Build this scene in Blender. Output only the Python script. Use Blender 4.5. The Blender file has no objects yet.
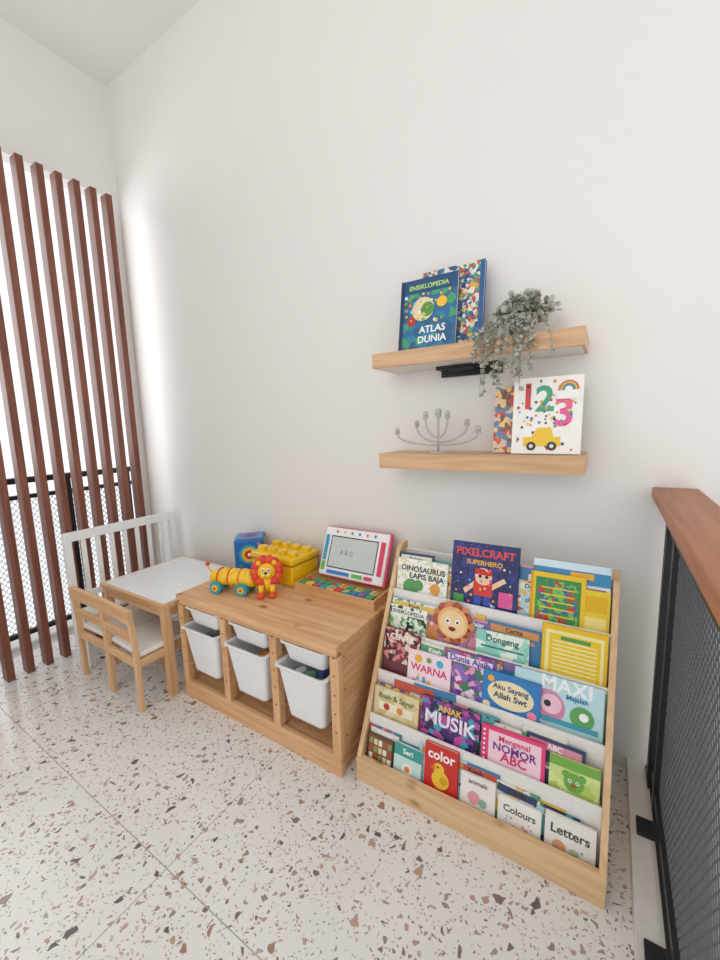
import bpy, bmesh, math, random
from mathutils import Matrix, Vector
random.seed(7)
sc=bpy.context.scene
try:
    sc.view_settings.view_transform='Standard'
    sc.view_settings.look='None'
except Exception as e: pass

# ------------------------------------------------------------------ colours
def lin(c):
    if isinstance(c,str):
        c=c.lstrip('#')
        if len(c)==3: c=''.join(k*2 for k in c)
        c=[int(c[i:i+2],16)/255 for i in (0,2,4)]
    return tuple(((v/12.92) if v<=.04045 else ((v+.055)/1.055)**2.4) for v in c)
_m={}
def newmat(name):
    m=bpy.data.materials.new(name); m.use_nodes=True
    nt=m.node_tree; return m,nt,nt.nodes['Principled BSDF']
def setin(p,name,val):
    if name in p.inputs: p.inputs[name].default_value=val
def flat(col,rough=.5,metal=0,name=None,coat=0,noise=.06):
    k=('flat',str(col),rough,metal,coat)
    if k in _m: return _m[k]
    m,nt,p=newmat(name or 'paint_'+str(col).replace('#',''))
    c=lin(col)
    n=nt.nodes.new('ShaderNodeTexNoise'); n.inputs['Scale'].default_value=35
    tc=nt.nodes.new('ShaderNodeTexCoord'); nt.links.new(tc.outputs['Object'],n.inputs['Vector'])
    r=nt.nodes.new('ShaderNodeMix'); r.data_type='RGBA'
    r.inputs[6].default_value=(*[v*(1-noise) for v in c],1); r.inputs[7].default_value=(*[min(1,v*(1+noise)) for v in c],1)
    nt.links.new(n.outputs['Fac'],r.inputs[0]); nt.links.new(r.outputs[2],p.inputs['Base Color'])
    p.inputs['Roughness'].default_value=rough; p.inputs['Metallic'].default_value=metal
    setin(p,'Coat Weight',coat)
    _m[k]=m; return m
def wood(kind,axis):
    k=('wood',kind,axis)
    if k in _m: return _m[k]
    A={'pine':('#e2b588','#cb9664','#8a5630'),'birch':('#e3c096','#d1a776','#a67a4c'),'oak':('#dcb281','#c48f5b','#9a6c42'),
       'table':('#dfb78d','#cf9f6c','#a87b50'),'slat':('#85503d','#683829','#5a2e22'),'rail':('#b46f46','#9b5832','#6f3a1e'),'lam':('#dcb48c','#c69a70','#a37448')}[kind]
    m,nt,p=newmat('wood_%s_%s'%(kind,axis)); N=nt.nodes.new; L=nt.links.new
    tc=N('ShaderNodeTexCoord'); mp=N('ShaderNodeMapping'); L(tc.outputs['Object'],mp.inputs['Vector'])
    s=[34,34,34]; s['xyz'.index(axis)]=2.2; mp.inputs['Scale'].default_value=s
    n=N('ShaderNodeTexNoise'); n.inputs['Scale'].default_value=1.3; n.inputs['Detail'].default_value=5; n.inputs['Distortion'].default_value=.6
    L(mp.outputs[0],n.inputs['Vector'])
    r=N('ShaderNodeValToRGB'); e=r.color_ramp.elements
    e[0].position=.3; e[0].color=(*lin(A[1]),1); e[1].position=.62; e[1].color=(*lin(A[0]),1)
    L(n.outputs['Fac'],r.inputs['Fac'])
    col=r.outputs['Color']
    if kind in('pine','birch'):
        mk=N('ShaderNodeMapping'); L(tc.outputs['Object'],mk.inputs['Vector']); s2=[13,13,13]; s2['xyz'.index(axis)]=7; mk.inputs['Scale'].default_value=s2
        v=N('ShaderNodeTexVoronoi'); v.inputs['Scale'].default_value=1; L(mk.outputs[0],v.inputs['Vector'])
        mr=N('ShaderNodeMapRange'); mr.inputs[1].default_value=.08; mr.inputs[2].default_value=.22; mr.inputs[3].default_value=.9; mr.inputs[4].default_value=0
        L(v.outputs['Distance'],mr.inputs[0])
        sp=N('ShaderNodeSeparateColor'); L(v.outputs['Color'],sp.inputs[0])
        gt=N('ShaderNodeMath'); gt.operation='GREATER_THAN'; gt.inputs[1].default_value=.45 if kind=='pine' else .8; L(sp.outputs[0],gt.inputs[0])
        mu=N('ShaderNodeMath'); mu.operation='MULTIPLY'; L(mr.outputs[0],mu.inputs[0]); L(gt.outputs[0],mu.inputs[1])
        mx=N('ShaderNodeMix'); mx.data_type='RGBA'; L(mu.outputs[0],mx.inputs[0]); L(col,mx.inputs[6]); mx.inputs[7].default_value=(*lin(A[2]),1); col=mx.outputs[2]
    L(col,p.inputs['Base Color']); p.inputs['Roughness'].default_value=.45
    bp=N('ShaderNodeBump'); bp.inputs['Strength'].default_value=.08; bp.inputs['Distance'].default_value=.002; L(n.outputs['Fac'],bp.inputs['Height']); L(bp.outputs[0],p.inputs['Normal'])
    _m[k]=m; return m
def busy(cols,scale=30,seed=0):
    """multi-coloured illustrated print"""
    k=('busy',tuple(cols),scale,seed)
    if k in _m: return _m[k]
    m,nt,p=newmat('illustrated_print'); N=nt.nodes.new; L=nt.links.new
    tc=N('ShaderNodeTexCoord'); nz=N('ShaderNodeTexNoise'); nz.inputs['Scale'].default_value=scale*.7; L(tc.outputs['Object'],nz.inputs['Vector'])
    ad=N('ShaderNodeVectorMath'); ad.operation='MULTIPLY_ADD'; L(nz.outputs['Color'],ad.inputs[0]); ad.inputs[1].default_value=(.03,.03,.03); L(tc.outputs['Object'],ad.inputs[2])
    v=N('ShaderNodeTexVoronoi'); v.inputs['Scale'].default_value=scale*1.5; L(ad.outputs[0],v.inputs['Vector'])
    sp=N('ShaderNodeSeparateColor'); L(v.outputs['Color'],sp.inputs[0])
    r=N('ShaderNodeValToRGB'); r.color_ramp.interpolation='CONSTANT'; e=r.color_ramp.elements
    e[0].color=(*lin(cols[0]),1); e[1].position=1/len(cols); e[1].color=(*lin(cols[1]),1)
    for i in range(2,len(cols)):
        q=e.new(i/len(cols)); q.color=(*lin(cols[i]),1)
    L(sp.outputs[0],r.inputs['Fac']); L(r.outputs['Color'],p.inputs['Base Color']); p.inputs['Roughness'].default_value=.35
    _m[k]=m; return m

# ------------------------------------------------------------------ builder
class B:
    def __init__(s,name): s.name=name; s.v=[]; s.f=[]; s.fm=[]; s.sm=[]; s.mats=[]
    def mi(s,m):
        if m not in s.mats: s.mats.append(m)
        return s.mats.index(m)
    def add(s,vs,fs,m,M=None,smooth=False):
        o=len(s.v); i=s.mi(m)
        for p in vs:
            p=Vector(p); s.v.append(M@p if M else p)
        for f in fs: s.f.append([o+k for k in f]); s.fm.append(i); s.sm.append(smooth)
    def box(s,x0,y0,z0,x1,y1,z1,m,M=None):
        v=[(x,y,z) for x in(x0,x1) for y in(y0,y1) for z in(z0,z1)]
        s.add(v,[(0,1,3,2),(4,6,7,5),(0,4,5,1),(2,3,7,6),(0,2,6,4),(1,5,7,3)],m,M)
    def rbox(s,x0,y0,z0,x1,y1,z1,r,m,M=None,seg=3):
        bm=bmesh.new(); bmesh.ops.create_cube(bm,size=1)
        for q in bm.verts: q.co=Vector(((x0+x1)/2+q.co.x*(x1-x0),(y0+y1)/2+q.co.y*(y1-y0),(z0+z1)/2+q.co.z*(z1-z0)))
        bmesh.ops.bevel(bm,geom=bm.edges[:],offset=r,segments=seg,profile=.5,affect='EDGES')
        s.bm(bm,m,M,True)
    def bm(s,bm,m,M=None,smooth=True):
        bm.verts.index_update(); s.add([q.co.copy() for q in bm.verts],[[q.index for q in f.verts] for f in bm.faces],m,M,smooth); bm.free()
    def sph(s,c,r,m,M=None,u=20,w=12):
        if not hasattr(r,'__len__'): r=(r,r,r)
        bm=bmesh.new(); bmesh.ops.create_uvsphere(bm,u_segments=u,v_segments=w,radius=1)
        for q in bm.verts: q.co=Vector((c[0]+q.co.x*r[0],c[1]+q.co.y*r[1],c[2]+q.co.z*r[2]))
        s.bm(bm,m,M,True)
    def cyl(s,p0,p1,r0,m,r1=None,n=20,M=None,caps=True):
        r1=r0 if r1 is None else r1; p0=Vector(p0); p1=Vector(p1); d=(p1-p0).normalized()
        a=d.orthogonal().normalized(); b=d.cross(a); vs=[]
        for p,r in((p0,r0),(p1,r1)):
            for i in range(n):
                t=2*math.pi*i/n; vs.append(p+a*math.cos(t)*r+b*math.sin(t)*r)
        s.add(vs,[(i,(i+1)%n,n+(i+1)%n,n+i) for i in range(n)],m,M,True)
        if caps:
            s.add(vs[:n],[list(range(n))[::-1]],m,M); s.add(vs[n:],[list(range(n))],m,M)
    def tube(s,pts,r,m,n=8,M=None):
        pts=[Vector(p) for p in pts]; vs=[]; k=len(pts); a=None
        for i,p in enumerate(pts):
            d=(pts[min(i+1,k-1)]-pts[max(i-1,0)]).normalized()
            a=(d.orthogonal() if a is None else a-d*a.dot(d)).normalized(); b=d.cross(a); rr=r[i] if hasattr(r,'__len__') else r
            for j in range(n):
                t=2*math.pi*j/n; vs.append(p+a*math.cos(t)*rr+b*math.sin(t)*rr)
        fs=[(i*n+j,i*n+(j+1)%n,(i+1)*n+(j+1)%n,(i+1)*n+j) for i in range(k-1) for j in range(n)]
        fs+=[list(range(n))[::-1],[(k-1)*n+j for j in range(n)]]
        s.add(vs,fs,m,M,True)
    def prism(s,poly,x0,x1,m,M=None):   # poly in (y,z), extruded along x
        n=len(poly); vs=[(x0,*p) for p in poly]+[(x1,*p) for p in poly]
        s.add(vs,[list(range(n))[::-1],list(range(n,2*n))]+[(i,(i+1)%n,n+(i+1)%n,n+i) for i in range(n)],m,M)
    def finish(s,bevel=0,parent=None):
        xs=[p.x for p in s.v]; ys=[p.y for p in s.v]; zs=[p.z for p in s.v]
        c=Vector(((min(xs)+max(xs))/2,(min(ys)+max(ys))/2,min(zs)))
        me=bpy.data.meshes.new(s.name); me.from_pydata([p-c for p in s.v],[],s.f)
        for m in s.mats: me.materials.append(m)
        me.polygons.foreach_set('material_index',s.fm); me.polygons.foreach_set('use_smooth',s.sm)
        bm=bmesh.new(); bm.from_mesh(me); bmesh.ops.recalc_face_normals(bm,faces=bm.faces[:]); bm.to_mesh(me); bm.free()
        me.update(); o=bpy.data.objects.new(s.name,me); o.location=c; sc.collection.objects.link(o)
        if bevel:
            b=o.modifiers.new('bevel','BEVEL'); b.width=bevel; b.segments=2; b.limit_method='ANGLE'; b.angle_limit=math.radians(50)
        return o
_t={}
def textmesh(body):
    if body in _t: return _t[body]
    cu=bpy.data.curves.new('t','FONT'); cu.body=body; cu.size=1; cu.align_x='CENTER'; cu.align_y='CENTER'; cu.offset=.025; cu.resolution_u=3
    o=bpy.data.objects.new('t',cu); sc.collection.objects.link(o); bpy.context.view_layer.update()
    me=bpy.data.meshes.new_from_object(o.evaluated_get(bpy.context.evaluated_depsgraph_get()))
    r=([v.co.copy() for v in me.vertices],[list(p.vertices) for p in me.polygons])
    bpy.data.objects.remove(o); bpy.data.meshes.remove(me); _t[body]=r; return r

class Cover:
    """draws flat printed art on a book cover; s to the right, t up, in fractions of the cover"""
    def __init__(c,b,M,w,h): c.b=b; c.M=M; c.w=w; c.h=h; c.k=1
    def z(c): c.k+=1; return .0003*c.k
    def mat(c,m): return m if not isinstance(m,str) else flat(m,.35)
    def poly(c,pts,m):
        z=c.z(); c.b.add([(x*c.w,y*c.h,z) for x,y in pts],[list(range(len(pts)))],c.mat(m),c.M)
    def rect(c,x0,y0,x1,y1,m): c.poly([(x0,y0),(x1,y0),(x1,y1),(x0,y1)],m)
    def circ(c,x,y,r,m,sx=1,sy=1,n=22):
        c.poly([(x+r*sx*math.cos(2*math.pi*i/n),y+r*sy*math.sin(2*math.pi*i/n)*c.w/c.h) for i in range(n)],m)
    def text(c,t,x,y,size,m,rot=0,maxw=None):
        v,f=textmesh(t); z=c.z(); w=max(p.x for p in v)-min(p.x for p in v); sz=size
        if maxw and w*sz>maxw*c.w: sz=maxw*c.w/w
        T=c.M@Matrix.Translation((x*c.w,y*c.h,z))@Matrix.Rotation(rot,4,'Z')@Matrix.Scale(sz,4)
        c.b.add(v,f,c.mat(m),T)
    def star(c,x,y,r,m,n=5):
        c.poly([(x+(r if i%2==0 else r*.45)*math.cos(math.pi/2+math.pi*i/n),y+(r if i%2==0 else r*.45)*math.sin(math.pi/2+math.pi*i/n)*c.w/c.h) for i in range(2*n)],m)
    def face(c,x,y,r,skin,ear=None):
        if ear: c.circ(x-r*.8,y+r*.7,r*.4,ear); c.circ(x+r*.8,y+r*.7,r*.4,ear)
        c.circ(x,y,r,skin); 
        for s in(-1,1):
            c.circ(x+s*r*.38,y+r*.12,r*.2,'#ffffff'); c.circ(x+s*r*.38,y+r*.12,r*.1,'#201818')
        c.circ(x,y-r*.3,r*.3,'#c0392b',1,.5)
    def lines(c,x0,x1,ys,m,hh=.012):
        for y in ys: c.rect(x0,y,x1,y+hh,m); c.k-=1
        c.k+=1
    def dots(c,cols,n,r,y0=0.06,y1=.94,seed=1):
        rr=random.Random(seed)
        for i in range(n): c.circ(rr.uniform(.08,.92),rr.uniform(y0,y1),r*rr.uniform(.6,1.3),rr.choice(cols),n=10); c.k-=1
        c.k+=1

def book(b,x0,x1,zb,zt,yb,cover,art=None,lean=.2,th=.008,roll=0,page='#efe9dc',M=None):
    w=x1-x0; nrm=math.sqrt(1+lean*lean); h=(zt-zb)*nrm
    if M is None:
        X=Vector((1,0,0)); T=Vector((0,lean,1))/nrm; Nn=X.cross(T)
        M=Matrix(((X.x,T.x,Nn.x,x0),(X.y,T.y,Nn.y,yb),(X.z,T.z,Nn.z,zb),(0,0,0,1)))
        if roll: M=M@Matrix.Translation((w/2,0,0))@Matrix.Rotation(roll,4,'Z')@Matrix.Translation((-w/2,0,0))
    cm=cover if not isinstance(cover,str) else flat(cover,.35)
    b.box(0,0,-.0015,w,h,0,cm,M); b.box(0,0,-th,w,h,-th+.0015,cm,M); b.box(0,0,-th,.0015,h,0,cm,M)
    b.box(.001,.002,-th+.001,w-.003,h-.003,-.001,flat(page,.8),M)
    if art: art(Cover(b,M,w,h))

# ------------------------------------------------------------------ room
def wallmat(name,col,sc_=6,rough=.6):
    m,nt,p=newmat(name); N=nt.nodes.new; L=nt.links.new
    tc=N('ShaderNodeTexCoord'); n=N('ShaderNodeTexNoise'); n.inputs['Scale'].default_value=1.4; n.inputs['Detail'].default_value=4; L(tc.outputs['Object'],n.inputs['Vector'])
    mx=N('ShaderNodeMix'); mx.data_type='RGBA'; c=lin(col); mx.inputs[6].default_value=(*[v*.955 for v in c],1); mx.inputs[7].default_value=(*c,1)
    L(n.outputs['Fac'],mx.inputs[0]); L(mx.outputs[2],p.inputs['Base Color']); p.inputs['Roughness'].default_value=rough
    n2=N('ShaderNodeTexNoise'); n2.inputs['Scale'].default_value=60; L(tc.outputs['Object'],n2.inputs['Vector'])
    bp=N('ShaderNodeBump'); bp.inputs['Strength'].default_value=.05; bp.inputs['Distance'].default_value=.004; L(n2.outputs['Fac'],bp.inputs['Height']); L(bp.outputs[0],p.inputs['Normal'])
    return m
WALL=wallmat('painted_wall','#edebe7',rough=.48); CEIL=wallmat('ceiling_paint','#f3f1ee')
def terrazzo():
    m,nt,p=newmat('terrazzo'); N=nt.nodes.new; L=nt.links.new
    tc=N('ShaderNodeTexCoord'); P=tc.outputs['Object']
    nz=N('ShaderNodeTexNoise'); nz.inputs['Scale'].default_value=30; nz.inputs['Detail'].default_value=2; L(P,nz.inputs['Vector'])
    ad=N('ShaderNodeVectorMath'); ad.operation='MULTIPLY_ADD'; L(nz.outputs['Color'],ad.inputs[0]); ad.inputs[1].default_value=(.026,.026,0); L(P,ad.inputs[2])
    V=ad.outputs[0]
    b=N('ShaderNodeTexNoise'); b.inputs['Scale'].default_value=3; L(P,b.inputs['Vector'])
    bc=N('ShaderNodeMix'); bc.data_type='RGBA'; L(b.outputs['Fac'],bc.inputs[0]); bc.inputs[6].default_value=(*lin('#e0deda'),1); bc.inputs[7].default_value=(*lin('#ebe9e6'),1)
    col=bc.outputs[2]
    for scale,pick,e0,e1,cols in((118,.28,.16,.32,('#aca39d','#c5b3a8','#948a84','#bda79e','#cdc1b8')),(58,.20,.17,.36,('#968981','#b89c90','#7a716d','#bfa99d','#a29a95')),(32,.13,.19,.36,('#85746d','#a5806f','#686160','#a08d84','#b99b8a'))):
        vf=N('ShaderNodeTexVoronoi'); vf.voronoi_dimensions='2D'; vf.inputs['Scale'].default_value=scale; L(V,vf.inputs['Vector'])
        ve=N('ShaderNodeTexVoronoi'); ve.voronoi_dimensions='2D'; ve.feature='DISTANCE_TO_EDGE'; ve.inputs['Scale'].default_value=scale; L(V,ve.inputs['Vector'])
        sp=N('ShaderNodeSeparateColor'); L(vf.outputs['Color'],sp.inputs[0])
        a=N('ShaderNodeMath'); a.operation='LESS_THAN'; L(sp.outputs[0],a.inputs[0]); a.inputs[1].default_value=pick
        th=N('ShaderNodeMapRange'); L(sp.outputs[1],th.inputs[0]); th.inputs[3].default_value=e0; th.inputs[4].default_value=e1
        g=N('ShaderNodeMath'); g.operation='GREATER_THAN'; L(ve.outputs['Distance'],g.inputs[0]); L(th.outputs[0],g.inputs[1])
        mu=N('ShaderNodeMath'); mu.operation='MULTIPLY'; L(a.outputs[0],mu.inputs[0]); L(g.outputs[0],mu.inputs[1])
        r=N('ShaderNodeValToRGB'); r.color_ramp.interpolation='CONSTANT'; e=r.color_ramp.elements; e[0].color=(*lin(cols[0]),1); e[1].position=.2; e[1].color=(*lin(cols[1]),1)
        for i in(2,3,4): q=e.new(i*.2); q.color=(*lin(cols[i]),1)
        L(sp.outputs[2],r.inputs['Fac'])
        mx=N('ShaderNodeMix'); mx.data_type='RGBA'; L(mu.outputs[0],mx.inputs[0]); L(col,mx.inputs[6]); L(r.outputs['Color'],mx.inputs[7]); col=mx.outputs[2]
    sx=N('ShaderNodeSeparateXYZ'); L(P,sx.inputs[0]); js=[]
    for out,off in((0,1.06),(1,-.53)):
        a=N('ShaderNodeMath'); a.operation='ADD'; L(sx.outputs[out],a.inputs[0]); a.inputs[1].default_value=off
        q=N('ShaderNodeMath'); q.operation='PINGPONG'; L(a.outputs[0],q.inputs[0]); q.inputs[1].default_value=.6
        l=N('ShaderNodeMath'); l.operation='LESS_THAN'; L(q.outputs[0],l.inputs[0]); l.inputs[1].default_value=.0015; js.append(l)
    mxx=N('ShaderNodeMath'); mxx.operation='MAXIMUM'; L(js[0].outputs[0],mxx.inputs[0]); L(js[1].outputs[0],mxx.inputs[1])
    mj=N('ShaderNodeMix'); mj.data_type='RGBA'; L(mxx.outputs[0],mj.inputs[0]); L(col,mj.inputs[6]); mj.inputs[7].default_value=(*lin('#a8a39e'),1)
    L(mj.outputs[2],p.inputs['Base Color']); p.inputs['Roughness'].default_value=.18
    return m
def slab(name,a,bb,m):
    b=B(name); b.box(*a,*bb,m)
    xs=b.finish(); 
    me=xs.data; c=xs.location.copy()
    for v in me.vertices: v.co+=c
    xs.location=(0,0,0); return xs
D=1.618
slab('wall_back',(-2.9,D,-2.0),(2.6,1.78,3.6),WALL)
slab('floor',(-2.9,-3,-.12),(.20,D,0),terrazzo())
slab('ceiling',(-2.9,-3,3.52),(2.6,D,3.6),CEIL)
b=B('wall_left'); b.box(-2.98,-3,2.83,-2.88,D,3.52,WALL); b.box(-2.98,D-.06,-.12,-2.88,D,2.83,WALL); b.finish()
# plinth under the railing
b=B('trim_1'); b.box(.112,-2.5,0,.20,D,.05,flat('#d9d6d1',.5,noise=.1)); b.finish(.002)
# lower stair level beyond railing
slab('stairwell_floor',(.2,-3,-2.0),(2.6,D,-1.9),flat('#b9b4ad',.5))

# ------------------------------------------------------------------ slats
b=B('slatted_wood_screen'); SL=wood('slat','z')
for i in range(26):
    y=1.405-i*.087
    b.box(-2.70,y,0.0,-2.63,y+.034,2.72,SL)
b.finish(.002)
# balcony railing outside
b=B('balcony_railing'); BK=flat('#1b1c1f',.45,name='black_steel')
b.box(-3.12,-1.5,1.0,-3.06,D-.01,1.035,BK); b.box(-3.12,-1.5,.90,-3.08,D-.01,.925,BK); b.box(-3.11,-1.5,.03,-3.08,D-.01,.06,BK)
for y in(1.55,1.16,.4,-.4): b.box(-3.12,y,-.12,-3.07,y+.04,1.0,BK)
GW=flat('#6d7074',.5,name='wire_mesh')
def mesh(x,y0,y1,z0,z1,st,slope,r,mt):
    H=z1-z0; W=H/slope; k=y0-W
    while k<y1:
        for s in(1,-1):
            p,q,p2,q2=k,(z0 if s==1 else z1),k+W,(z1 if s==1 else z0)
            if p<y0: tt=(y0-p)/(p2-p); p,q=y0,q+(q2-q)*tt
            if p2>y1: tt=(y1-p)/(p2-p); p2,q2=y1,q+(q2-q)*tt
            if p2>p+.004: b.cyl((x,p,q),(x,p2,q2),r,mt,n=4,caps=False)
        k+=st
mesh(-3.095,-1.0,D-.02,.06,.90,.030,1.3,.0018,GW)
b.finish()
slab('balcony_floor',(-3.2,-3,-.14),(-2.9,D+.3,-.02),flat('#bdb9b3',.6))

# ------------------------------------------------------------------ indoor railing
b=B('metal_railing'); 
ry0,ry1=-1.6,1.57
b.box(.166,ry0,1.0,.206,ry1+.04,1.028,BK)           # top bar
b.box(.172,ry0,.05,.200,ry1,.06,BK)
b.box(.166,1.52,.05,.206,1.56,1.0,BK)                  # end post
b.box(.166,1.50,.05,.23,1.60,.058,BK)
for z in(.93,.10): b.box(.174,ry0,z,.198,1.52,z+.03,BK)
for y in(1.40,.2,-.9): b.box(.172,y,.06,.200,y+.035,1.0,BK)
b.box(.128,1.30,.05,.172,1.36,.062,BK); b.box(.128,.95,.05,.172,1.01,.062,BK)
DM=flat('#505256',.4,name='grey_mesh')
mesh(.186,-.9,1.41,.12,.94,.022,1.6,.0022,DM)
b.finish(.0015)
b=B('wooden_handrail'); b.rbox(.128,-1.6,1.030,.250,D-.003,1.066,.006,wood('rail','y')); b.finish()

# ------------------------------------------------------------------ toy storage unit with bins
b=B('toy_storage_unit'); PX,PY,PZ=wood('pine','x'),wood('pine','y'),wood('pine','z')
X0,X1,Y0,Y1=-1.719,-.779,1.046,1.585
for i in range(4):  # planked top
    ya=Y0-.006+i*(Y1-Y0+.006)/4; b.box(X0,ya+.0006,.498,X1,ya+(Y1-Y0+.006)/4-.0006,.522,PX)
b.box(X0+.01,Y0+.004,.475,X1-.01,Y0+.022,.498,PX)
b.box(X0,Y0,0,X1,Y0+.022,.085,PX); b.box(X0+.002,Y0+.022,.05,X1-.002,Y1-.02,.068,PX)
b.box(X0+.01,Y1-.02,0,X1-.01,Y1,.498,PX)
xs=[-1.70,-1.400,-1.098,-.797]
for i,x in enumerate(xs):
    a=x-.019; c=x+.019
    b.box(a,Y0+.001,.085,c,Y0+.036,.475,PZ)
    if i in(0,3): b.box(x-.012,Y0+.03,0,x+.012,Y1-.01,.498,PY)
    else: b.box(x-.010,Y0+.03,.068,x+.010,Y1-.02,.498,PY)
    for z in(.16,.235,.31,.385,.455):
        for sgn in(-1,1):
            if (i==0 and sgn<0) or (i==3 and sgn>0): continue
            b.box(x+sgn*.012-.009,Y0+.004,z,x+sgn*.012+.009,Y0+.44,z+.008,PY)
        b.cyl((x,Y0+.0015,z+.02),(x,Y0-.0004,z+.02),.0035,flat('#7b5636',.6),n=10)
for z in(.14,.33,.46):   # screws on the visible side
    for y in(Y0+.05,Y1-.06): b.cyl((X1-.008,y,z),(X1-.0045,y,z),.004,flat('#7b5636',.6),n=10)
b.finish(.0018)
def binmat():
    m,nt,p=newmat('milky_plastic'); p.inputs['Base Color'].default_value=(.93,.93,.925,1); p.inputs['Roughness'].default_value=.35
    tr=nt.nodes.new('ShaderNodeBsdfTranslucent'); tr.inputs[0].default_value=(.95,.95,.95,1); mx=nt.nodes.new('ShaderNodeMixShader'); mx.inputs[0].default_value=.13
    nt.links.new(p.outputs[0],mx.inputs[1]); nt.links.new(tr.outputs[0],mx.inputs[2]); nt.links.new(mx.outputs[0],nt.nodes['Material Output'].inputs[0]); return m
BIN=binmat()
def bin_(cx,y0,z0,z1,w,dep,cont):
    b=B('storage_bin')
    n=24
    def ring(hw,hd,z,rad):
        pts=[]; yc=y0+dep/2
        for sx,sy,a0 in((1,-1,-90),(1,1,0),(-1,1,90),(-1,-1,180)):
            for j in range(6):
                a=math.radians(a0+j*18); pts.append(Vector((cx+sx*(hw-rad)+rad*math.cos(a),yc+sy*(hd-rad)+rad*math.sin(a),z)))
        return pts
    H=z1-z0; tp=.018+H*.08
    R=[ring(w/2-tp-.004,dep/2-tp,z0,.02),ring(w/2-tp,dep/2-tp,z0+.006,.022),ring(w/2-.012,dep/2-.012,z1-.012,.022),ring(w/2-.012,dep/2-.012,z1-.005,.022),ring(w/2,dep/2,z1-.005,.026),ring(w/2,dep/2,z1,.026),ring(w/2-.014,dep/2-.014,z1,.02),ring(w/2-.016,dep/2-.016,z1-.014,.02),ring(w/2-tp-.003,dep/2-tp-.003,z0+.008,.02)]
    vs=[p for r in R for p in r]; fs=[(i*n+j,i*n+(j+1)%n,(i+1)*n+(j+1)%n,(i+1)*n+j) for i in range(len(R)-1) for j in range(n)]
    fs+=[list(range(n))[::-1],[(len(R)-1)*n+j for j in range(n)]]
    b.add(vs,fs,BIN,None,True)
    if cont:
        for i in range(22):
            c=random.choice(cont); q=(cx+random.uniform(-w/2+.05,w/2-.05),y0+.05+random.uniform(0,dep-.1),z0+.03+random.uniform(.0,H*.7))
            M=Matrix.Translation(q)@Matrix.Rotation(random.random()*3,4,'Z')@Matrix.Rotation(random.random(),4,'X')
            b.rbox(-.022,-.014,-.012,.022,.014,.012,.004,flat(c,.4),M)
    return b.finish()
for k,(xa,xb) in enumerate(((-1.70,-1.40),(-1.40,-1.098),(-1.098,-.797))):
    cx=(xa+xb)/2; cc=['#c9a86a','#d8cdb8','#8fa0b8'] if k==0 else (['#e58b2b','#e8b23c','#d9d3c8'] if k==1 else ['#4a6ea8','#4a8f63','#d9dde2'])
    bin_(cx,Y0-.030,.160,.383,.252,.40,cc); bin_(cx,Y0-.004,.392,.472,.235,.38,cc)

# ------------------------------------------------------------------ book rack
b=B('book_display_rack'); BX,BY,BZ=wood('birch','x'),wood('birch','y'),wood('birch','z')
L0,L1=-.733,.051
side=[(1.081,0),(1.081,.088),(1.434,.785),(1.470,.800),(1.505,.800),(1.505,0)]
for x in(L0,L1-.018): b.prism(side,x,x+.018,BZ)
b.box(L0,1.081-.006,0,L1,1.10,.090,BX)
WB=flat('#f0eeea',.4,name='white_board')
zi=[.086+.1375*i for i in range(5)]; yi=[1.081+(z-.086)*.508 for z in zi]
b.box(L0+.018,1.10,.026,L1-.018,yi[1]+.0,.034,WB)
for i in range(1,5):
    zl=zi[i-1]-.052; yl=yi[i]+.004
    b.prism([(yi[i],zi[i]),(yi[i]+.009,zi[i]),(yl+.009,zl-.003),(yl,zl-.003)],L0+.018,L1-.018,WB)
    yend=(yi[i+1]+.004) if i<4 else 1.49
    b.box(L0+.018,yl,zi[i]-.060,L1-.018,yend,zi[i]-.052,WB)
b.box(L0+.018,1.485,.40,L1-.018,1.495,.77,WB)
b.box(L0+.018,1.48,0.0,L1-.018,1.50,.06,BX)
b.finish(.0015)

# front covers -----------------------------------------------------
b=B('childrens_books'); W='#ffffff'
rroll=random.Random(21)
def tb(i,x0,x1,zt,cov,art,d=0,**k):
    zb=zi[i]-.050
    k.setdefault('roll',rroll.uniform(-.022,.022) if x0>-.69 and x1<.0 else 0)
    if k['roll']: zb+=abs(k['roll'])*(x1-x0)/2
    book(b,x0,x1,zb,zt,yi[i]+.013+(0.012 if i==0 else 0)+d,cov,art,**k)
pal=['#c8553f','#3f7fae','#e6c25a','#5a9f73','#ece6da','#7f6aa5','#dc93a6','#55a9a8','#f4f2ee','#d9904f','#34446c','#b8d8e8','#e9e4d6','#dfe8ea']
# fillers behind
rr=random.Random(4)
tops=[.168,.318,.47,.58,.75]
for i in range(5):
    x=L0+.022
    while x<L1-.10:
        w=rr.uniform(.11,.20); w=min(w,L1-.022-x); c=rr.choice(pal)
        zt=tops[i]+rr.uniform(-.01,.028)
        cv=busy([rr.choice(pal) for _ in range(4)],rr.choice((25,35,45))) if rr.random()<.5 else c
        tt=rr.choice(('Cerita','Hewan','Belajar','Dunia','Kisah','ABC'))
        def art(cv_,c=c,tt=tt): cv_.rect(.06,.80,.94,.95,rr.choice(pal)); cv_.text(tt,.5,.875,.022,rr.choice(('#ffffff','#333333','#7a2f3f')),maxw=.8); cv_.dots([rr.choice(pal) for _ in range(3)],8,.05,.5,.75,seed=rr.randint(0,999))
        tb(i,x,x+w,zt,cv,art,d=.0115,th=.006,roll=rr.uniform(-.02,.02)); x+=w*rr.uniform(.70,.95)
    for j in range(5):
        x=rr.uniform(L0+.025,L1-.19); tb(i,x,x+rr.uniform(.11,.16),tops[i]+rr.uniform(.0,.045),rr.choice(pal),None,d=.019,th=.004,roll=rr.uniform(-.05,.05))
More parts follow.
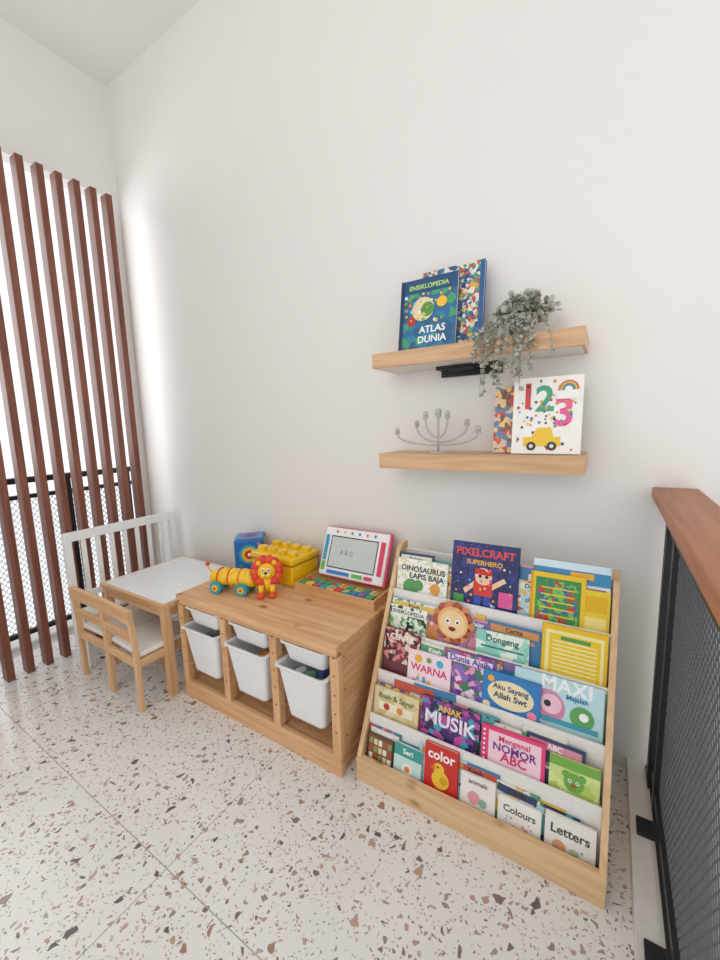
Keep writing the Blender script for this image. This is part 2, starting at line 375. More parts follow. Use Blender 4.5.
# tier 4 (top)
def a(c): c.rect(0,0,1,1,busy(['#f5f4ee','#f5f4ee','#f5f4ee','#cfe2c4','#e9d9b4'],60)); c.circ(.3,.35,.16,'#5b9a58'); c.circ(.45,.42,.10,'#5b9a58'); c.text('DINOSAURUS',.52,.78,.030,'#2a2a2a',maxw=.86); c.text('LAPIS BAJA',.6,.62,.030,'#2a2a2a',maxw=.7); c.circ(.78,.4,.1,'#e0a03a')
tb(4,-.712,-.50,.755,'#f5f4ee',a)
def a(c):
    c.rect(.0,.0,1,1,busy(['#1d2452','#222c66','#1d2452','#3a2f78','#2a3f8f'],50)); c.text('PIXELCRAFT',.5,.865,.04,'#e5483c',maxw=.88); c.text('SUPERHERO',.5,.735,.024,'#f0b429',maxw=.6)
    c.rect(.36,.30,.64,.50,'#d8352e'); c.circ(.5,.56,.13,'#f3c9a5'); c.rect(.37,.58,.63,.66,'#cc2222'); c.circ(.45,.56,.025,'#111111'); c.circ(.55,.56,.025,'#111111'); c.rect(.38,.14,.48,.30,'#2b4fb0'); c.rect(.52,.14,.62,.30,'#2b4fb0')
    c.poly([(.36,.48),(.2,.36),(.24,.3),(.36,.40)],'#f3c9a5'); c.poly([(.64,.48),(.8,.58),(.84,.53),(.64,.40)],'#f3c9a5'); c.rect(.06,.14,.22,.28,'#4a9a4a'); c.rect(.74,.2,.94,.4,'#e0569a'); c.dots(['#f0b429','#e8e8f0','#3fb6e0','#e0569a'],40,.018,.05,.7,3)
tb(4,-.485,-.245,.852,'#1d2452',a,th=.01,roll=0)
def a(c):
    c.rect(.1,.1,.92,.92,'#3f8f4a'); c.rect(.14,.14,.88,.88,busy(['#3f8f4a','#c7402f','#2f6f9f','#7ac05a','#3f8f4a'],45)); c.rect(.0,.0,.05,1,'#d9a400')
    c.lines(.2,.82,[.2+j*.11 for j in range(6)],'#f2d23c',.02)
tb(4,-.205,-.04,.785,'#f2c81e',a,roll=0)
tb(4,-.05,.028,.75,'#f0cf2a',lambda c:(c.rect(.1,.2,.9,.5,'#f7e58a'),c.rect(.1,.6,.9,.9,'#e6b800')),d=.002)
tb(4,-.20,.026,.825,'#3c8fc2',lambda c:(c.rect(0,.9,1,1,'#d7ecf6'),c.rect(.5,.8,.8,.88,'#f0b429')),d=.012,th=.008)
# tier 3
def a(c): c.rect(0,0,1,1,busy(['#f2f4ea','#69a85a','#d9e8cf','#2f3a33','#f2f4ea'],50)); c.rect(.05,.75,.95,.92,'#f2f4ea'); c.text('ENSIKLOPEDIA',.5,.83,.02,'#333333',maxw=.85)
tb(3,-.711,-.555,.585,'#f2f4ea',a)
def a(c):
    for k in range(14):
        an=2*math.pi*k/14; c.circ(.5+.36*math.cos(an),.62+.36*math.sin(an)*c.w/c.h,.13,'#b0573a' if k%2 else '#d98650'); c.k-=1
    c.k+=1
    c.circ(.5,.62,.36,'#eab877'); c.face(.5,.60,.30,'#f3cf9c'); c.circ(.5,.5,.07,'#5c2c1c',1,.6)
# die-cut lion-head book: round outline
lx0,lx1=-.535,-.375; lean=.2; nrm=math.sqrt(1+lean*lean)
Mx=Matrix(((1,0,0,lx0),(0,lean/nrm,-1/nrm,yi[3]+.012),(0,1/nrm,lean/nrm,zi[3]-.050),(0,0,0,1)))
cw,ch=.16,.198; n=40; out=[]
for k in range(n):
    an=2*math.pi*k/n; r=.078*(1+.05*math.cos(14*an)); out.append((.08+r*math.cos(an),.120+r*math.sin(an)))
for z0_,z1_,cm,sh in((-.008,-.0065,'#b58cc4',0),(-.0065,-.0015,'#efe9dc',.001),(-.0015,0,'#b58cc4',0)):
    vs=[(x,y,z0_) for x,y in out]+[(x,y,z1_) for x,y in out]
    b.add(vs,[list(range(n))[::-1],list(range(n,2*n))]+[(k,(k+1)%n,n+(k+1)%n,n+k) for k in range(n)],flat(cm,.35),Mx)
    b.box(.03,0,z0_,.13,.09,z1_,flat(cm,.35),Mx)
a(Cover(b,Mx,cw,ch))
def a(c): c.rect(0,.0,1,1,busy(['#8fd0c0','#79c2b6','#a8dccc','#e8f3e6'],25)); c.text('Dongeng',.5,.8,.03,'#1f5f5a',maxw=.7); c.rect(.1,.55,.9,.6,'#2f7f78')
tb(3,-.365,-.19,.572,'#8fd0c0',a)
def a(c):
    c.rect(.06,.1,.95,.92,'#f7ea9a'); c.rect(.12,.16,.9,.86,'#efc91f')
    c.lines(.17,.85,[.22+j*.065 for j in range(9)],'#fbf3c0',.02)
    c.rect(.3,.78,.75,.84,'#4f9a4a')
tb(3,-.155,.028,.640,'#eec21a',a,th=.01)
# tier 2
def a(c): c.rect(0,.4,1,1,busy(['#5a2f3a','#8b3340','#2e2630','#d98a8a','#e7d5c0'],40)); c.text('CERITA',.5,.85,.03,'#f4efe6',maxw=.7)
tb(2,-.708,-.56,.515,'#6a3340',a,d=.003)
def a(c): c.rect(0,0,1,1,'#f6dfe6'); c.text('WARNA',.5,.60,.05,'#d6336c',maxw=.86); c.circ(.25,.82,.09,'#f0b429'); c.circ(.75,.82,.08,'#4ab0d8'); c.circ(.5,.84,.06,'#7a9f3f'); c.dots(['#d6336c','#4ab0d8','#f0b429'],8,.04,.2,.45,8)
tb(2,-.60,-.435,.462,'#f6dfe6',a,th=.01,d=-.003)
def a(c): c.rect(0,0,1,1,busy(['#6d4a9c','#b0417c','#8f6ac0','#3f7f5a','#e7a0b8','#f0d8e0'],38)); c.rect(.08,.8,.92,.94,'#e9d7ef'); c.text('Dunia Ajaib',.5,.87,.03,'#5b2a86',maxw=.75)
tb(2,-.465,-.28,.495,'#6d4a9c',a,d=.005)
def a(c):
    c.rect(0,0,1,1,'#2f7fc0'); c.circ(.5,.60,.40,'#f0e2b8',1,.62); c.text('Aku Sayang',.5,.72,.030,'#2a3c66',maxw=.62); c.text('Allah Swt',.5,.55,.030,'#2a3c66',maxw=.58); c.circ(.15,.85,.06,'#f0b429'); c.circ(.88,.35,.08,'#e98aa6'); c.circ(.1,.3,.07,'#f1d9b5')
tb(2,-.325,-.145,.470,'#2f7fc0',a,th=.008,d=-.0065)
def a(c):
    c.rect(0,0,1,1,'#bfe3e8'); c.text('MAXI',.6,.88,.06,'#f4fbfc',maxw=.7); c.circ(.40,.52,.2,'#d88ab0'); c.circ(.44,.56,.12,'#f6c8d8'); c.circ(.78,.48,.13,'#5fa85a'); c.circ(.8,.5,.05,'#ffffff'); c.circ(.40,.56,.04,'#222222'); c.rect(.05,.28,.95,.36,'#3f9fb0'); c.text('Majalah',.72,.74,.02,'#2f7fb8',maxw=.4)
tb(2,-.225,.026,.500,'#bfe3e8',a,d=.005,th=.004,roll=0)
# tier 1
def a(c): c.rect(0,0,1,1,busy(['#e9dcb8','#e3d4a8','#d8c48c'],20)); c.text('Buah & Sayur',.5,.8,.03,'#3f6f3a',maxw=.8); c.rect(.12,.45,.88,.66,'#f3ecd2'); c.circ(.3,.55,.07,'#c0392b'); c.circ(.6,.55,.07,'#e98b3a')
tb(1,-.711,-.53,.315,'#e3d4a8',a)
def a(c): c.rect(0,0,1,1,busy(['#4a2a6c','#7a3a90','#2a2048','#c04f9c','#3fa0c0'],35)); c.text('MUSIK',.5,.62,.07,'#f0e8f6',maxw=.88); c.text('ANAK',.5,.86,.03,'#f1c43a',maxw=.5)
tb(1,-.52,-.315,.338,'#4a2a6c',a,th=.01,d=.001)
def a(c):
    c.rect(0,0,1,1,'#e8447c'); c.rect(.12,.12,.94,.92,'#f7d4e0'); c.text('Mengenal',.53,.80,.025,'#d6336c',maxw=.6); c.text('NOMOR',.53,.62,.034,'#7a2f8f',maxw=.7); c.text('ABC',.53,.44,.04,'#d6336c',maxw=.6)
    for j in range(9): c.circ(.05,.1+j*.1,.02,'#f4f4f4'); c.k-=1
tb(1,-.305,-.115,.322,'#e8447c',a,d=-.002)
def a(c): c.rect(0,0,1,1,busy(['#cfe08a','#dce89e','#bcd46f'],22)); c.rect(.0,.8,1,1,'#7ab04a'); c.face(.5,.55,.2,'#6fae4a','#6fae4a'); c.rect(.1,.2,.9,.3,'#f1c43a')
tb(1,-.105,.026,.305,'#cfe08a',a)
# tier 0
def a(c):
    c.rect(.04,.04,.96,.96,'#7d5a3c')
    for r_ in range(4):
        for q_ in range(5): c.rect(.08+q_*.18,.1+r_*.21,.22+q_*.18,.26+r_*.21,['#e6cf9a','#f2f0e6','#b5523b','#8aa05a'][(r_+q_)%4]); c.k-=1
tb(0,-.71,-.605,.162,'#5f432c',a)
def a(c): c.rect(0,0,1,1,'#cfeae6'); c.rect(.0,.7,1,1,'#3f9f98'); c.text('Seri',.5,.84,.025,W,maxw=.6); c.circ(.5,.42,.2,'#f2f6f4'); c.circ(.5,.42,.1,'#e98b3a')
tb(0,-.60,-.495,.170,'#cfeae6',a)
def a(c): c.rect(0,0,1,1,'#cf2e2a'); c.text('color',.5,.83,.07,'#ffffff',maxw=.82); c.circ(.5,.42,.26,'#f1c43a'); c.circ(.44,.6,.17,'#f1c43a'); c.poly([(.18,.60),(.34,.66),(.34,.56)],'#e07b1f'); c.circ(.42,.63,.03,'#111111'); c.circ(.6,.42,.12,'#d9a51f'); c.rect(.1,.1,.9,.16,'#8fd0e0')
tb(0,-.48,-.365,.218,'#cf2e2a',a,th=.012,d=-.004)
def a(c): c.rect(0,0,1,1,'#f0ece6'); c.text('animals',.5,.85,.02,'#5a4a42',maxw=.7); c.circ(.4,.5,.18,'#e6a0a8'); c.circ(.65,.45,.12,'#8fb8a0')
tb(0,-.355,-.245,.172,'#f0ece6',a)
def a(c): c.rect(0,0,1,1,'#f1eee8'); c.text('Colours',.5,.72,.03,'#555555',maxw=.75); c.dots(['#e6a0a8','#9cc5b0','#f0d090','#a8b8dc'],18,.035,.08,.55,5)
tb(0,-.238,-.115,.152,'#f1eee8',a)
def a(c): c.rect(0,0,1,1,'#eeebe5'); c.text('Letters',.5,.70,.035,'#4a4a4a',maxw=.8); c.circ(.3,.36,.14,'#e0a87a'); c.circ(.6,.34,.10,'#b5c9a0'); c.dots(['#d98a7a','#8fa8c5'],8,.03,.1,.5,6)
tb(0,-.105,.024,.165,'#eeebe5',a)
b.finish()

# ------------------------------------------------------------------ floating shelves
LX=wood('lam','x'); UW=flat('#e6e1da',.5)
for (x0,x1,z0,z1) in((-.822,-.0765,1.519,1.575),(-.80,-.062,1.119,1.1788)):
    b=B('floating_shelf'); b.box(x0,D-.2,z0,x1,D-.001,z1,LX); b.box(x0+.01,D-.185,z0-.001,x1-.01,D-.005,z0+.0005,UW); b.finish(.002)
b=B('shelf_bracket'); b.box(-.60,1.54,1.504,-.36,1.60,1.5175,BK); b.cyl((-.54,1.53,1.501),(-.44,1.53,1.501),.008,BK); b.box(-.60,1.60,1.48,-.36,1.617,1.5175,BK); b.finish(.001)

# books on shelves
b=B('atlas_book')
def a(c):
    c.rect(0,0,1,1,busy(['#2b6f9c','#2f86a8','#256089','#4aa06f','#2b6f9c'],22)); c.rect(0,.80,1,1,'#1f4f7c'); c.text('ENSIKLOPEDIA',.5,.88,.024,'#bfe36a',maxw=.85); c.text('ATLAS',.6,.26,.036,W,maxw=.62); c.text('DUNIA',.6,.12,.036,W,maxw=.62)
    c.circ(.42,.56,.2,'#e9d9b0'); c.circ(.5,.55,.12,'#4f9a4a'); c.circ(.22,.4,.08,'#c0392b'); c.circ(.75,.62,.09,'#f1c43a'); c.dots(['#f1c43a','#e98b3a','#ffffff','#67b84f','#9fd4e8'],34,.024,.3,.78,9)
    c.rect(0,0,.06,1,'#173a5c')
book(b,-.722,-.495,1.579,1.845,1.455,'#1f4f7c',a,lean=.16,th=.02); b.finish()
b=B('illustrated_encyclopedia')
def a(c): c.rect(0,0,1,1,busy(['#e8e4da','#3f6fa0','#e8e4da','#2b4f86','#c0564a','#e0b04a','#5a9f7a'],50)); c.rect(.93,0,1,1,'#2b5f96')
book(b,-.655,-.41,1.579,1.880,1.495,'#2b5f96',a,lean=.16,th=.02); b.finish()
b=B('number_board_book')
def a(c):
    c.rect(0,0,1,1,'#f3f1ec'); c.text('1',.22,.74,.12,'#d8352e'); c.text('2',.47,.70,.12,'#2f9f7a'); c.text('3',.75,.52,.13,'#e0569a'); c.dots(['#f1c43a','#2f7fb8','#d8352e','#4aa36b','#e98b3a','#333333'],80,.020,.05,.95,12)
    c.rect(.18,.10,.72,.22,'#f0c41e'); c.poly([(.3,.22),(.38,.34),(.58,.34),(.62,.22)],'#f0c41e'); c.circ(.3,.10,.07,'#222222'); c.circ(.6,.10,.07,'#222222'); c.circ(.3,.10,.03,'#dddddd'); c.circ(.6,.10,.03,'#dddddd')
    for k,col in enumerate(('#d8352e','#f0b429','#4aa36b','#2f7fb8','#f3f1ec')): c.circ(.8,.82,.14-.022*k,col)
    c.rect(.64,.70,.96,.81,'#f3f1ec')
book(b,-.292,-.078,1.182,1.440,1.465,'#e9e6e0',a,lean=.14,th=.018); b.finish()
b=B('picture_book')
def a(c): c.rect(0,0,1,1,busy(['#e7c9b0','#d8573f','#5a88b8','#f0d48a','#8a5a3a'],40))
book(b,-.365,-.20,1.182,1.420,1.505,'#d0683f',a,lean=.14,th=.015); b.finish()

# candelabra ornament
b=B('candelabra'); WM=flat('#bdbcb9',.35,name='pale_metal'); cx,cy,cz=-.575,1.50,1.1793
b.cyl((cx,cy,cz),(cx,cy,cz+.005),.035,WM,.033,n=28); b.tube([(cx,cy,cz),(cx,cy,cz+.15)],.0045,WM)
for R_,zz,yy in((.165,.030,-.03),(.105,.042,.03),(.045,.06,-.02)):
    for s in(-1,1):
        pts=[(cx+s*R_*math.sin(t*math.pi/2),cy+yy*math.sin(t*math.pi/2),cz+zz+(1-math.cos(t*math.pi/2))*(.045+(.165-R_)*.25)) for t in[j/10 for j in range(11)]]
        b.tube(pts,.004,WM); e=pts[-1]; b.cyl(e,(e[0],e[1],e[2]+.008),.010,WM,.012,n=14); b.sph((e[0],e[1],e[2]+.018),.011,WM,u=14,w=8)
b.sph((cx,cy,cz+.16),.014,WM); b.cyl((cx,cy,cz+.14),(cx,cy,cz+.15),.012,WM,n=14)
b.finish()

# trailing plant (pale eucalyptus)
b=B('potted_trailing_eucalyptus'); POT=flat('#6f716c',.6); pc=Vector((-.275,1.50,1.5755))
b.cyl(pc,pc+Vector((0,0,.05)),.034,POT,.042,n=24); b.cyl(pc+Vector((0,0,.045)),pc+Vector((0,0,.052)),.045,POT,n=24)
def leafmat(col):
    m,nt,p=newmat('eucalyptus_leaf'); c=lin(col); p.inputs['Base Color'].default_value=(*c,1); p.inputs['Roughness'].default_value=.6
    n=nt.nodes.new('ShaderNodeTexNoise'); n.inputs['Scale'].default_value=90; mx=nt.nodes.new('ShaderNodeMix'); mx.data_type='RGBA'; mx.inputs[6].default_value=(*[v*.85 for v in c],1); mx.inputs[7].default_value=(*[min(1,v*1.1) for v in c],1)
    nt.links.new(n.outputs['Fac'],mx.inputs[0]); nt.links.new(mx.outputs[2],p.inputs['Base Color'])
    tr=nt.nodes.new('ShaderNodeBsdfTranslucent'); tr.inputs[0].default_value=(*c,1); ms=nt.nodes.new('ShaderNodeMixShader'); ms.inputs[0].default_value=.35
    nt.links.new(p.outputs[0],ms.inputs[1]); nt.links.new(tr.outputs[0],ms.inputs[2]); nt.links.new(ms.outputs[0],nt.nodes['Material Output'].inputs[0]); return m
LF=[leafmat(c) for c in('#bec1b5','#cccdc2','#a8ab9d','#d8d8cd','#9a9d8c')]; ST=flat('#9a9782',.7)
rp=random.Random(11)
def leaf(p,d,up,s,m):
    d=d.normalized(); x=d.cross(up).normalized(); n=x.cross(d).normalized()
    pts=[(0,0,0),(.40,.15,.05),(.56,.5,.02),(.40,.88,-.04),(0,1.02,-.1),(-.40,.88,-.04),(-.56,.5,.02),(-.40,.15,.05)]
    b.add([p+(x*a_+d*q+n*w)*s for a_,q,w in pts],[(0,1,2,3,4,5,6,7)],m,None,True)
for k in range(74):
    trail=k<20; an=rp.uniform(0,2*math.pi)
    if trail:
        an=rp.uniform(math.radians(180),math.radians(360)); tx=Vector((math.cos(an),math.sin(an),0))
        ln=rp.uniform(.08,.24) if math.cos(an)<.2 else rp.uniform(.05,.17)
        end=Vector((pc.x+tx.x*rp.uniform(.08,.15),1.395-rp.uniform(0,.03),pc.z-ln*.8))
        P0=pc+Vector((0,0,.05)); P1=Vector((pc.x+tx.x*.10,1.40,pc.z+.10)); P2=Vector((end.x,end.y,pc.z-.0))
        n=20
    else:
        el=rp.uniform(-.1,1.35); r_=rp.uniform(.05,.105); dv=Vector((math.cos(an)*math.cos(el)*1.1,math.sin(an)*math.cos(el)*.75,math.sin(el)*.85)); 
        P0=pc+Vector((.012,0,.045)); end=P0+dv*r_+Vector((0,0,.01)); P1=P0+dv*r_*.5+Vector((0,0,.04)); P2=P0+dv*r_*.9+Vector((0,0,.04)); n=9
        if end.y>1.60: end.y=1.595
    pts=[]
    for j in range(n+1):
        t=j/n; pts.append(P0*(1-t)**3+P1*3*t*(1-t)**2+P2*3*t*t*(1-t)+end*t**3)
    b.tube(pts,.0011,ST,4)
    for j in range(2,n+1):
        for q in range(2):
            dv=Vector((rp.uniform(-1,1),rp.uniform(-1,.6),rp.uniform(-.6,.8))); leaf(pts[j],dv,Vector((rp.uniform(-.7,.7),rp.uniform(-1,.2),rp.uniform(.2,1))),rp.uniform(.016,.025) if not trail else rp.uniform(.010,.016),rp.choice(LF))
b.finish()

# ------------------------------------------------------------------ toys on the storage unit
T=.5225
b=B('activity_cube'); M=Matrix.Translation((-1.700,1.503,T))@Matrix.Rotation(math.radians(43),4,'Z')
s=.079; CH=.172; BL='#2467b4'
b.rbox(-s,-s,0,s,s,CH,.012,flat(BL,.3),M)
def facec(rz,fn,top=False):
    if top: Mc=M@Matrix.Translation((-s+.010,-s+.010,CH+.0002)); fn(Cover(b,Mc,2*s-.02,2*s-.02))
    else: Mc=M@Matrix.Rotation(rz,4,'Z')@Matrix.Translation((-s+.010,-s-.0002,.010))@Matrix.Rotation(math.pi/2,4,'X'); fn(Cover(b,Mc,2*s-.02,CH-.02))
facec(0,lambda c:(c.rect(.0,.0,1,1,'#1f6fbf'),c.circ(.5,.5,.40,'#39a9c9'),c.circ(.5,.5,.30,'#f1c43a'),c.circ(.5,.5,.18,'#d8352e'),c.circ(.5,.5,.07,'#ffffff'),c.circ(.12,.12,.06,'#4aa36b'),c.circ(.88,.88,.06,'#e98b3a')))
facec(math.radians(-90),lambda c:(c.rect(0,0,1,1,'#38a3cf'),c.rect(.1,.1,.45,.45,'#f1c43a'),c.circ(.7,.3,.18,'#e0453a'),c.poly([(.15,.58),(.55,.58),(.35,.92)],'#4aa36b'),c.star(.75,.74,.17,'#f1c43a')))
facec(math.radians(90),lambda c:(c.rect(0,0,1,1,'#f1c43a'),c.circ(.5,.5,.3,'#2f9f7a'),c.star(.5,.5,.22,'#e0569a')))
facec(0,lambda c:(c.rect(0,0,1,1,'#3a9ad0'),c.circ(.5,.5,.36,'#d8352e'),c.circ(.5,.5,.26,'#2f6fb8'),c.circ(.5,.5,.12,'#173f80')),True)
b.finish()

b=B('yellow_brick_storage_box'); YE=flat('#f2c40f',.28,coat=.4); M=Matrix.Translation((-1.405,1.468,T))@Matrix.Rotation(math.radians(-3),4,'Z')
b.rbox(-.146,-.098,0,.146,.098,.108,.013,YE,M); b.rbox(-.151,-.102,.106,.151,.102,.142,.011,YE,M)
for i in range(4):
    for j in range(2):
        x=-.108+i*.072; y=-.049+j*.098; b.cyl((x,y,.140),(x,y,.161),.0265,YE,.026,n=28,M=M); b.cyl((x,y,.161),(x,y,.163),.026,YE,.0235,n=28,M=M)
b.rbox(-.032,-.112,.096,.032,-.098,.118,.004,YE,M); b.box(-.1475,-.0995,.103,.1475,.0995,.107,flat('#b98e0a',.5),M)
b.finish()

# lion pull-along
b=B('lion_toy'); YB=flat('#f4c21a',.3,coat=.3); OR=flat('#e2531d',.35); RD=flat('#d8352e',.35); BLU=flat('#2f9fb8',.3); GR=flat('#4fb04a',.35)
A0=Vector((-1.585,1.175,.592)); A1=Vector((-1.385,1.235,.598)); dr=(A1-A0).normalized(); sd=Vector((dr.y,-dr.x,0))
pts=[A0+(A1-A0)*t for t in[i/14 for i in range(15)]]
b.tube([p+Vector((0,0,.004*math.sin(i*1.9))) for i,p in enumerate(pts)],[.018+.022*math.sin(min(1,(i+.6)/3)*math.pi/2)+.002*math.sin(i*2) for i in range(15)],YB,18)
b.sph(A0,(.030,.030,.030),YB)
for t in(.15,.42,.7): 
    p=A0+(A1-A0)*t; b.tube([p+(sd*math.cos(a_)+Vector((0,0,1))*math.sin(a_))*.0415 for a_ in[j*math.pi/8 for j in range(17)]],.003,OR,6)
for t in(.12,.78):
    for s_ in(-1,1):
        p=A0+(A1-A0)*t+sd*.040*s_; p.z=T+.030; b.cyl(p-sd*.009,p+sd*.009,.030,BLU,n=28); b.cyl(p+sd*s_*.009,p+sd*s_*.013,.016,YB,n=20); b.cyl(p+sd*s_*.013,p+sd*s_*.016,.006,RD,n=12)
    p=A0+(A1-A0)*t; p.z=T+.030; b.cyl(p-sd*.04,p+sd*.04,.006,GR)
    b.rbox(-.03,-.028,0,.03,.028,.02,.006,GR,Matrix.Translation((p.x,p.y,T+.034))@Matrix.Rotation(math.atan2(dr.y,dr.x),4,'Z'))
H=Vector((-1.322,1.255,.635)); fw=Vector((.60,-.78,.18)).normalized(); rt=fw.cross(Vector((0,0,1))).normalized()*-1; up=fw.cross(rt)
MH=Matrix(((rt.x,up.x,fw.x,H.x),(rt.y,up.y,fw.y,H.y),(rt.z,up.z,fw.z,H.z),(0,0,0,1)))
for k in range(14):
    a_=2*math.pi*k/14; b.sph((.056*math.cos(a_),.056*math.sin(a_),-.006),(.022,.022,.014),OR if k%2 else RD,MH,14,8)
for k in range(9):
    a_=2*math.pi*k/9; b.sph((.038*math.cos(a_),.038*math.sin(a_),-.022),(.022,.022,.018),OR,MH,14,8)
b.sph((0,0,0),(.042,.040,.030),YB,MH)
for s_ in(-1,1):
    b.sph((s_*.036,.040,.006),(.012,.012,.007),YB,MH,12,8); b.sph((s_*.014,.010,.026),(.0075,.009,.005),flat('#ffffff',.3),MH,12,8); b.sph((s_*.014,.010,.0305),(.004,.005,.003),flat('#111111',.2),MH,10,6)
    b.sph((s_*.010,-.012,.027),(.013,.010,.010),flat('#f8dd74',.35),MH,12,8)
b.sph((0,-.003,.036),(.008,.006,.005),flat('#5a2a18',.3),MH,12,8)
b.sph((H.x-.008,H.y+.012,T+.052),(.036,.034,.045),YB)
rh=Vector((fw.y,-fw.x,0)).normalized()
for s_ in(-1,1):
    p=H+rh*s_*.026+fw*.020; b.tube([(p.x,p.y,T+.055),(p.x+fw.x*.01,p.y+fw.y*.01,T+.015)],.013,YB,12); q=p+fw*.022; b.sph((q.x,q.y,T+.013),(.020,.020,.013),OR,None,14,8)
b.tube([A0+Vector((-.02,0,.01)),A0+Vector((-.045,-.005,.03)),A0+Vector((-.05,-.005,.05))],.004,YB); b.sph(A0+Vector((-.05,-.005,.055)),.011,RD,None,12,8)
b.finish()

# wooden toy chest with puzzle
b=B('wooden_puzzle_box'); TX=wood('oak','x')
bx0,bx1,by0,by1=-1.238,-.800,1.345,1.580
b.box(bx0,by0,T,bx1,by1,T+.008,TX); b.box(bx0,by0,T+.008,bx1,by0+.010,T+.042,TX); b.box(bx0,by1-.010,T+.008,bx1,by1,T+.042,TX); b.box(bx0,by0+.010,T+.008,bx0+.010,by1-.010,T+.042,TX); b.box(bx1-.010,by0+.010,T+.008,bx1,by1-.010,T+.042,TX)
b.box(bx0+.010,by0+.010,T+.026,bx1-.010,by1-.010,T+.034,flat('#b58a55',.6))
cols=['#3f9f4f','#d8352e','#f1c43a','#2f7fb8','#2fa0a0','#3f9f4f']; rr=random.Random(2)
x=bx0+.014
for i in range(10):
    w=.037
    for j in range(2):
        M=Matrix.Translation((x+w/2,by0+.032+j*.040,T+.040))@Matrix.Rotation(rr.uniform(-.1,.1),4,'Z'); c=flat(rr.choice(cols),.35)
        b.rbox(-w/2,-.017,-.006,w/2,.017,.006,.003,c,M,2)
        c2=flat(rr.choice(cols),.35); b.add([(-w/2+.004,-.014,.0066),(w/2-.004,-.014,.0066),((-w/2+.004) if (i+j)%2 else (w/2-.004),.014,.0066)],[(0,1,2)],c2,M)
    x+=w+.004
b.finish()

b=B('magnetic_drawing_board')
w_,h_=.360,.236; lean=.42; nn=math.sqrt(1+lean*lean); Tt=Vector((0,lean,1))/nn; Xx=Vector((1,0,0)); Nn=Xx.cross(Tt)
Mb=Matrix(((1,Tt.x,Nn.x,-1.188),(0,Tt.y,Nn.y,1.465),(0,Tt.z,Nn.z,T+.056),(0,0,0,1)))
b.rbox(0,0,-.016,w_,h_,0,.007,flat('#f3f3f2',.3),Mb); b.rbox(-.003,-.006,-.024,w_+.010,h_+.004,-.010,.006,flat('#e23a63',.3),Mb)
def a(c):
    c.rect(.12,.17,.86,.83,'#3c4446'); c.rect(.135,.195,.845,.805,'#c9d2cf')
    c.lines(.135,.845,[.195+j*.05 for j in range(1,12)],'#b9c4c1',.004)
    c.text('A B C',.4,.5,.03,'#8d9897')
    for j,col in enumerate(('#e0453a','#f1c43a','#4aa36b','#2f7fc8','#e0569a','#7a5aa8')): c.circ(.2+j*.12,.915,.018,col)
    c.rect(.90,.17,.965,.83,'#e23a63'); c.rect(.035,.3,.085,.83,'#2fa0c8'); c.rect(.035,.10,.085,.28,'#5fb84f'); c.rect(.14,.05,.5,.12,'#2f7fc8'); c.rect(.54,.05,.70,.12,'#5fb84f'); c.rect(.73,.05,.85,.12,'#e23a63')
a(Cover(b,Mb,w_,h_)); b.finish()

# ------------------------------------------------------------------ table, chairs, bench
b=B('childrens_table'); TZ,TXX,TY=wood('table','z'),wood('table','x'),wood('table','y')
x0,x1,y0,y1,zt=-2.34,-1.745,.985,1.50,.48
b.box(x0,y0,zt-.022,x1,y1,zt-.002,TXX); b.box(x0+.018,y0+.018,zt-.002,x1-.018,y1-.018,zt+.001,flat('#eceff1',.25,name='white_laminate'))
b.box(x0+.03,y0+.02,zt-.075,x1-.03,y0+.04,zt-.022,TXX); b.box(x0+.03,y1-.04,zt-.075,x1-.03,y1-.02,zt-.022,TXX)
b.box(x0+.02,y0+.03,zt-.075,x0+.04,y1-.03,zt-.022,TY); b.box(x1-.04,y0+.03,zt-.075,x1-.02,y1-.03,zt-.022,TY)
for x in(x0+.01,x1-.048):
    for y in(y0+.01,y1-.048): b.box(x,y,0,x+.038,y+.038,zt-.022,TZ)
b.finish(.003)
def chair(cx,cy,rz):
    b=B('childrens_chair'); M=Matrix.Translation((cx,cy,0))@Matrix.Rotation(rz,4,'Z'); w=.135; t=.012; d=.13
    for s_ in(-1,1):
        b.prism([(-t-.0,.0),(t,.0),(t,.30),(t-.012,.50),(-t-.012,.50),(-t,.30)],s_*w-(.012),s_*w+.012,TZ,M)
        b.box(s_*w-.012,2*d-t,0,s_*w+.012,2*d+t,.268,TZ,M)
        b.box(s_*w-.009,0,.215,s_*w+.009,2*d,.255,TY,M); 
    b.box(-w-.012,-.026,.440,w+.012,-.004,.505,TXX,M); b.box(-w,-.016,.345,w,.002,.385,TXX,M)
    b.box(-w,-.008,.215,w,.010,.255,TXX,M); b.box(-w,2*d-.01,.215,w,2*d+.010,.255,TXX,M)
    b.rbox(-w-.006,.012,.262,w+.006,2*d+.02,.286,.008,flat('#e9e6e0',.5),M)
    return b.finish(.003)
chair(-2.212,.875,math.radians(1)); chair(-1.925,.872,math.radians(-2))
b=B('white_childrens_bench'); WH=flat('#efeeec',.4,name='white_paint')
xb=-2.515
for y in(.925,1.545): b.box(xb-.018,y-.018,0,xb+.018,y+.018,.745,WH); b.box(-2.41,y-.014,0,-2.382,y+.014,.28,WH)
b.box(xb-.012,.905,.700,xb+.014,1.565,.752,WH); b.box(xb-.010,.93,.36,xb+.010,1.54,.395,WH)
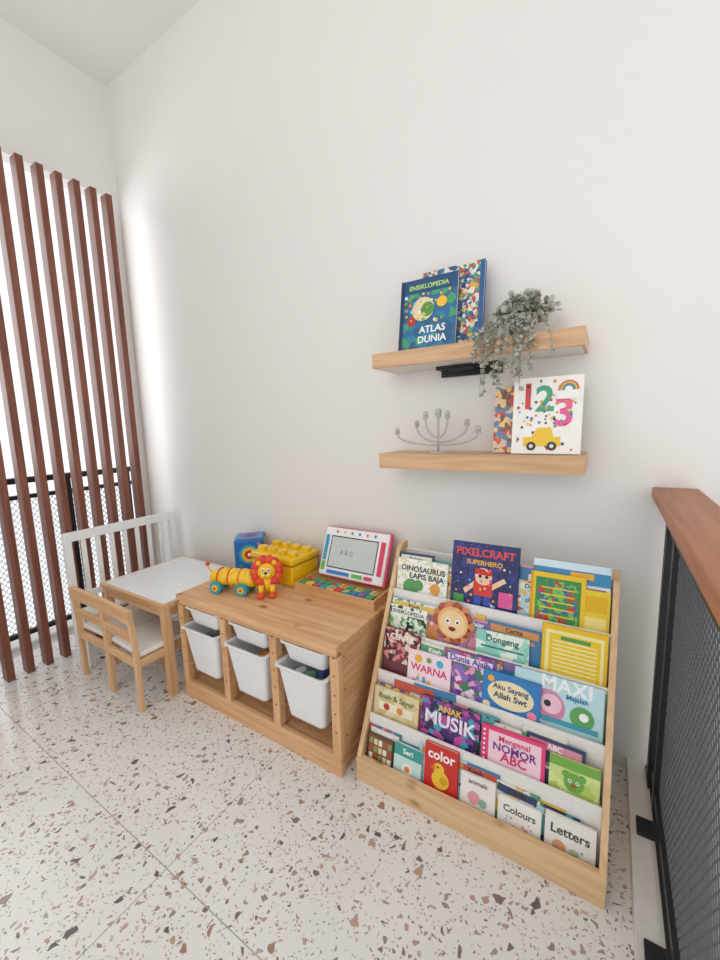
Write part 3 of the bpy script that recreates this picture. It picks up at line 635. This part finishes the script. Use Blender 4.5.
for i in range(7): y=1.005+i*.076; b.box(xb-.006,y-.013,.39,xb+.006,y+.013,.71,WH)
b.box(xb-.015,.91,.280,-2.38,1.56,.298,WH); b.box(xb,.93,.235,-2.40,.95,.28,WH); b.box(xb,1.52,.235,-2.40,1.54,.28,WH)
b.finish(.003)

# ------------------------------------------------------------------ light
w=bpy.data.worlds.new('overcast_sky'); sc.world=w; w.use_nodes=True
bg=w.node_tree.nodes['Background']; bg.inputs[0].default_value=(.96,.98,1,1); bg.inputs[1].default_value=1.17
def area(name,loc,tgt,sx,sy,e,col):
    l=bpy.data.lights.new(name,'AREA'); l.shape='RECTANGLE'; l.size=sx; l.size_y=sy; l.energy=e; l.color=col
    o=bpy.data.objects.new(name,l); sc.collection.objects.link(o); o.location=loc; o.rotation_euler=(Vector(tgt)-Vector(loc)).to_track_quat('-Z','Y').to_euler(); return o
area('window_daylight',(-4.2,-.2,2.2),(-1.0,.5,1.0),3.0,2.4,55,(.97,.99,1))
l=bpy.data.lights.new('fill_light','POINT'); l.energy=31; l.shadow_soft_size=.5; l.color=(1,.965,.915)  # soft fill added behind the camera to brighten ceiling and room, no real fixture
o=bpy.data.objects.new('fill_light',l); sc.collection.objects.link(o); o.location=(-.5,-1.3,2.3)

# ------------------------------------------------------------------ camera
f,pi,ro,yaw,h=395.52,.1385,-.0295,.5636,1.2976
fh=Vector((-math.sin(yaw),math.cos(yaw),0)); Rr=Vector((math.cos(yaw),math.sin(yaw),0)); z=Vector((0,0,1))
F=fh*math.cos(pi)-z*math.sin(pi); U0=fh*math.sin(pi)+z*math.cos(pi); R=Rr*math.cos(ro)+U0*math.sin(ro); U=-Rr*math.sin(ro)+U0*math.cos(ro)
cd=bpy.data.cameras.new('camera'); c=bpy.data.objects.new('camera',cd); sc.collection.objects.link(c)
cd.sensor_fit='HORIZONTAL'; cd.sensor_width=36; cd.lens=f/20; cd.clip_start=.02
c.matrix_world=Matrix(((R[0],U[0],-F[0],0),(R[1],U[1],-F[1],0),(R[2],U[2],-F[2],h),(0,0,0,1))); sc.camera=c
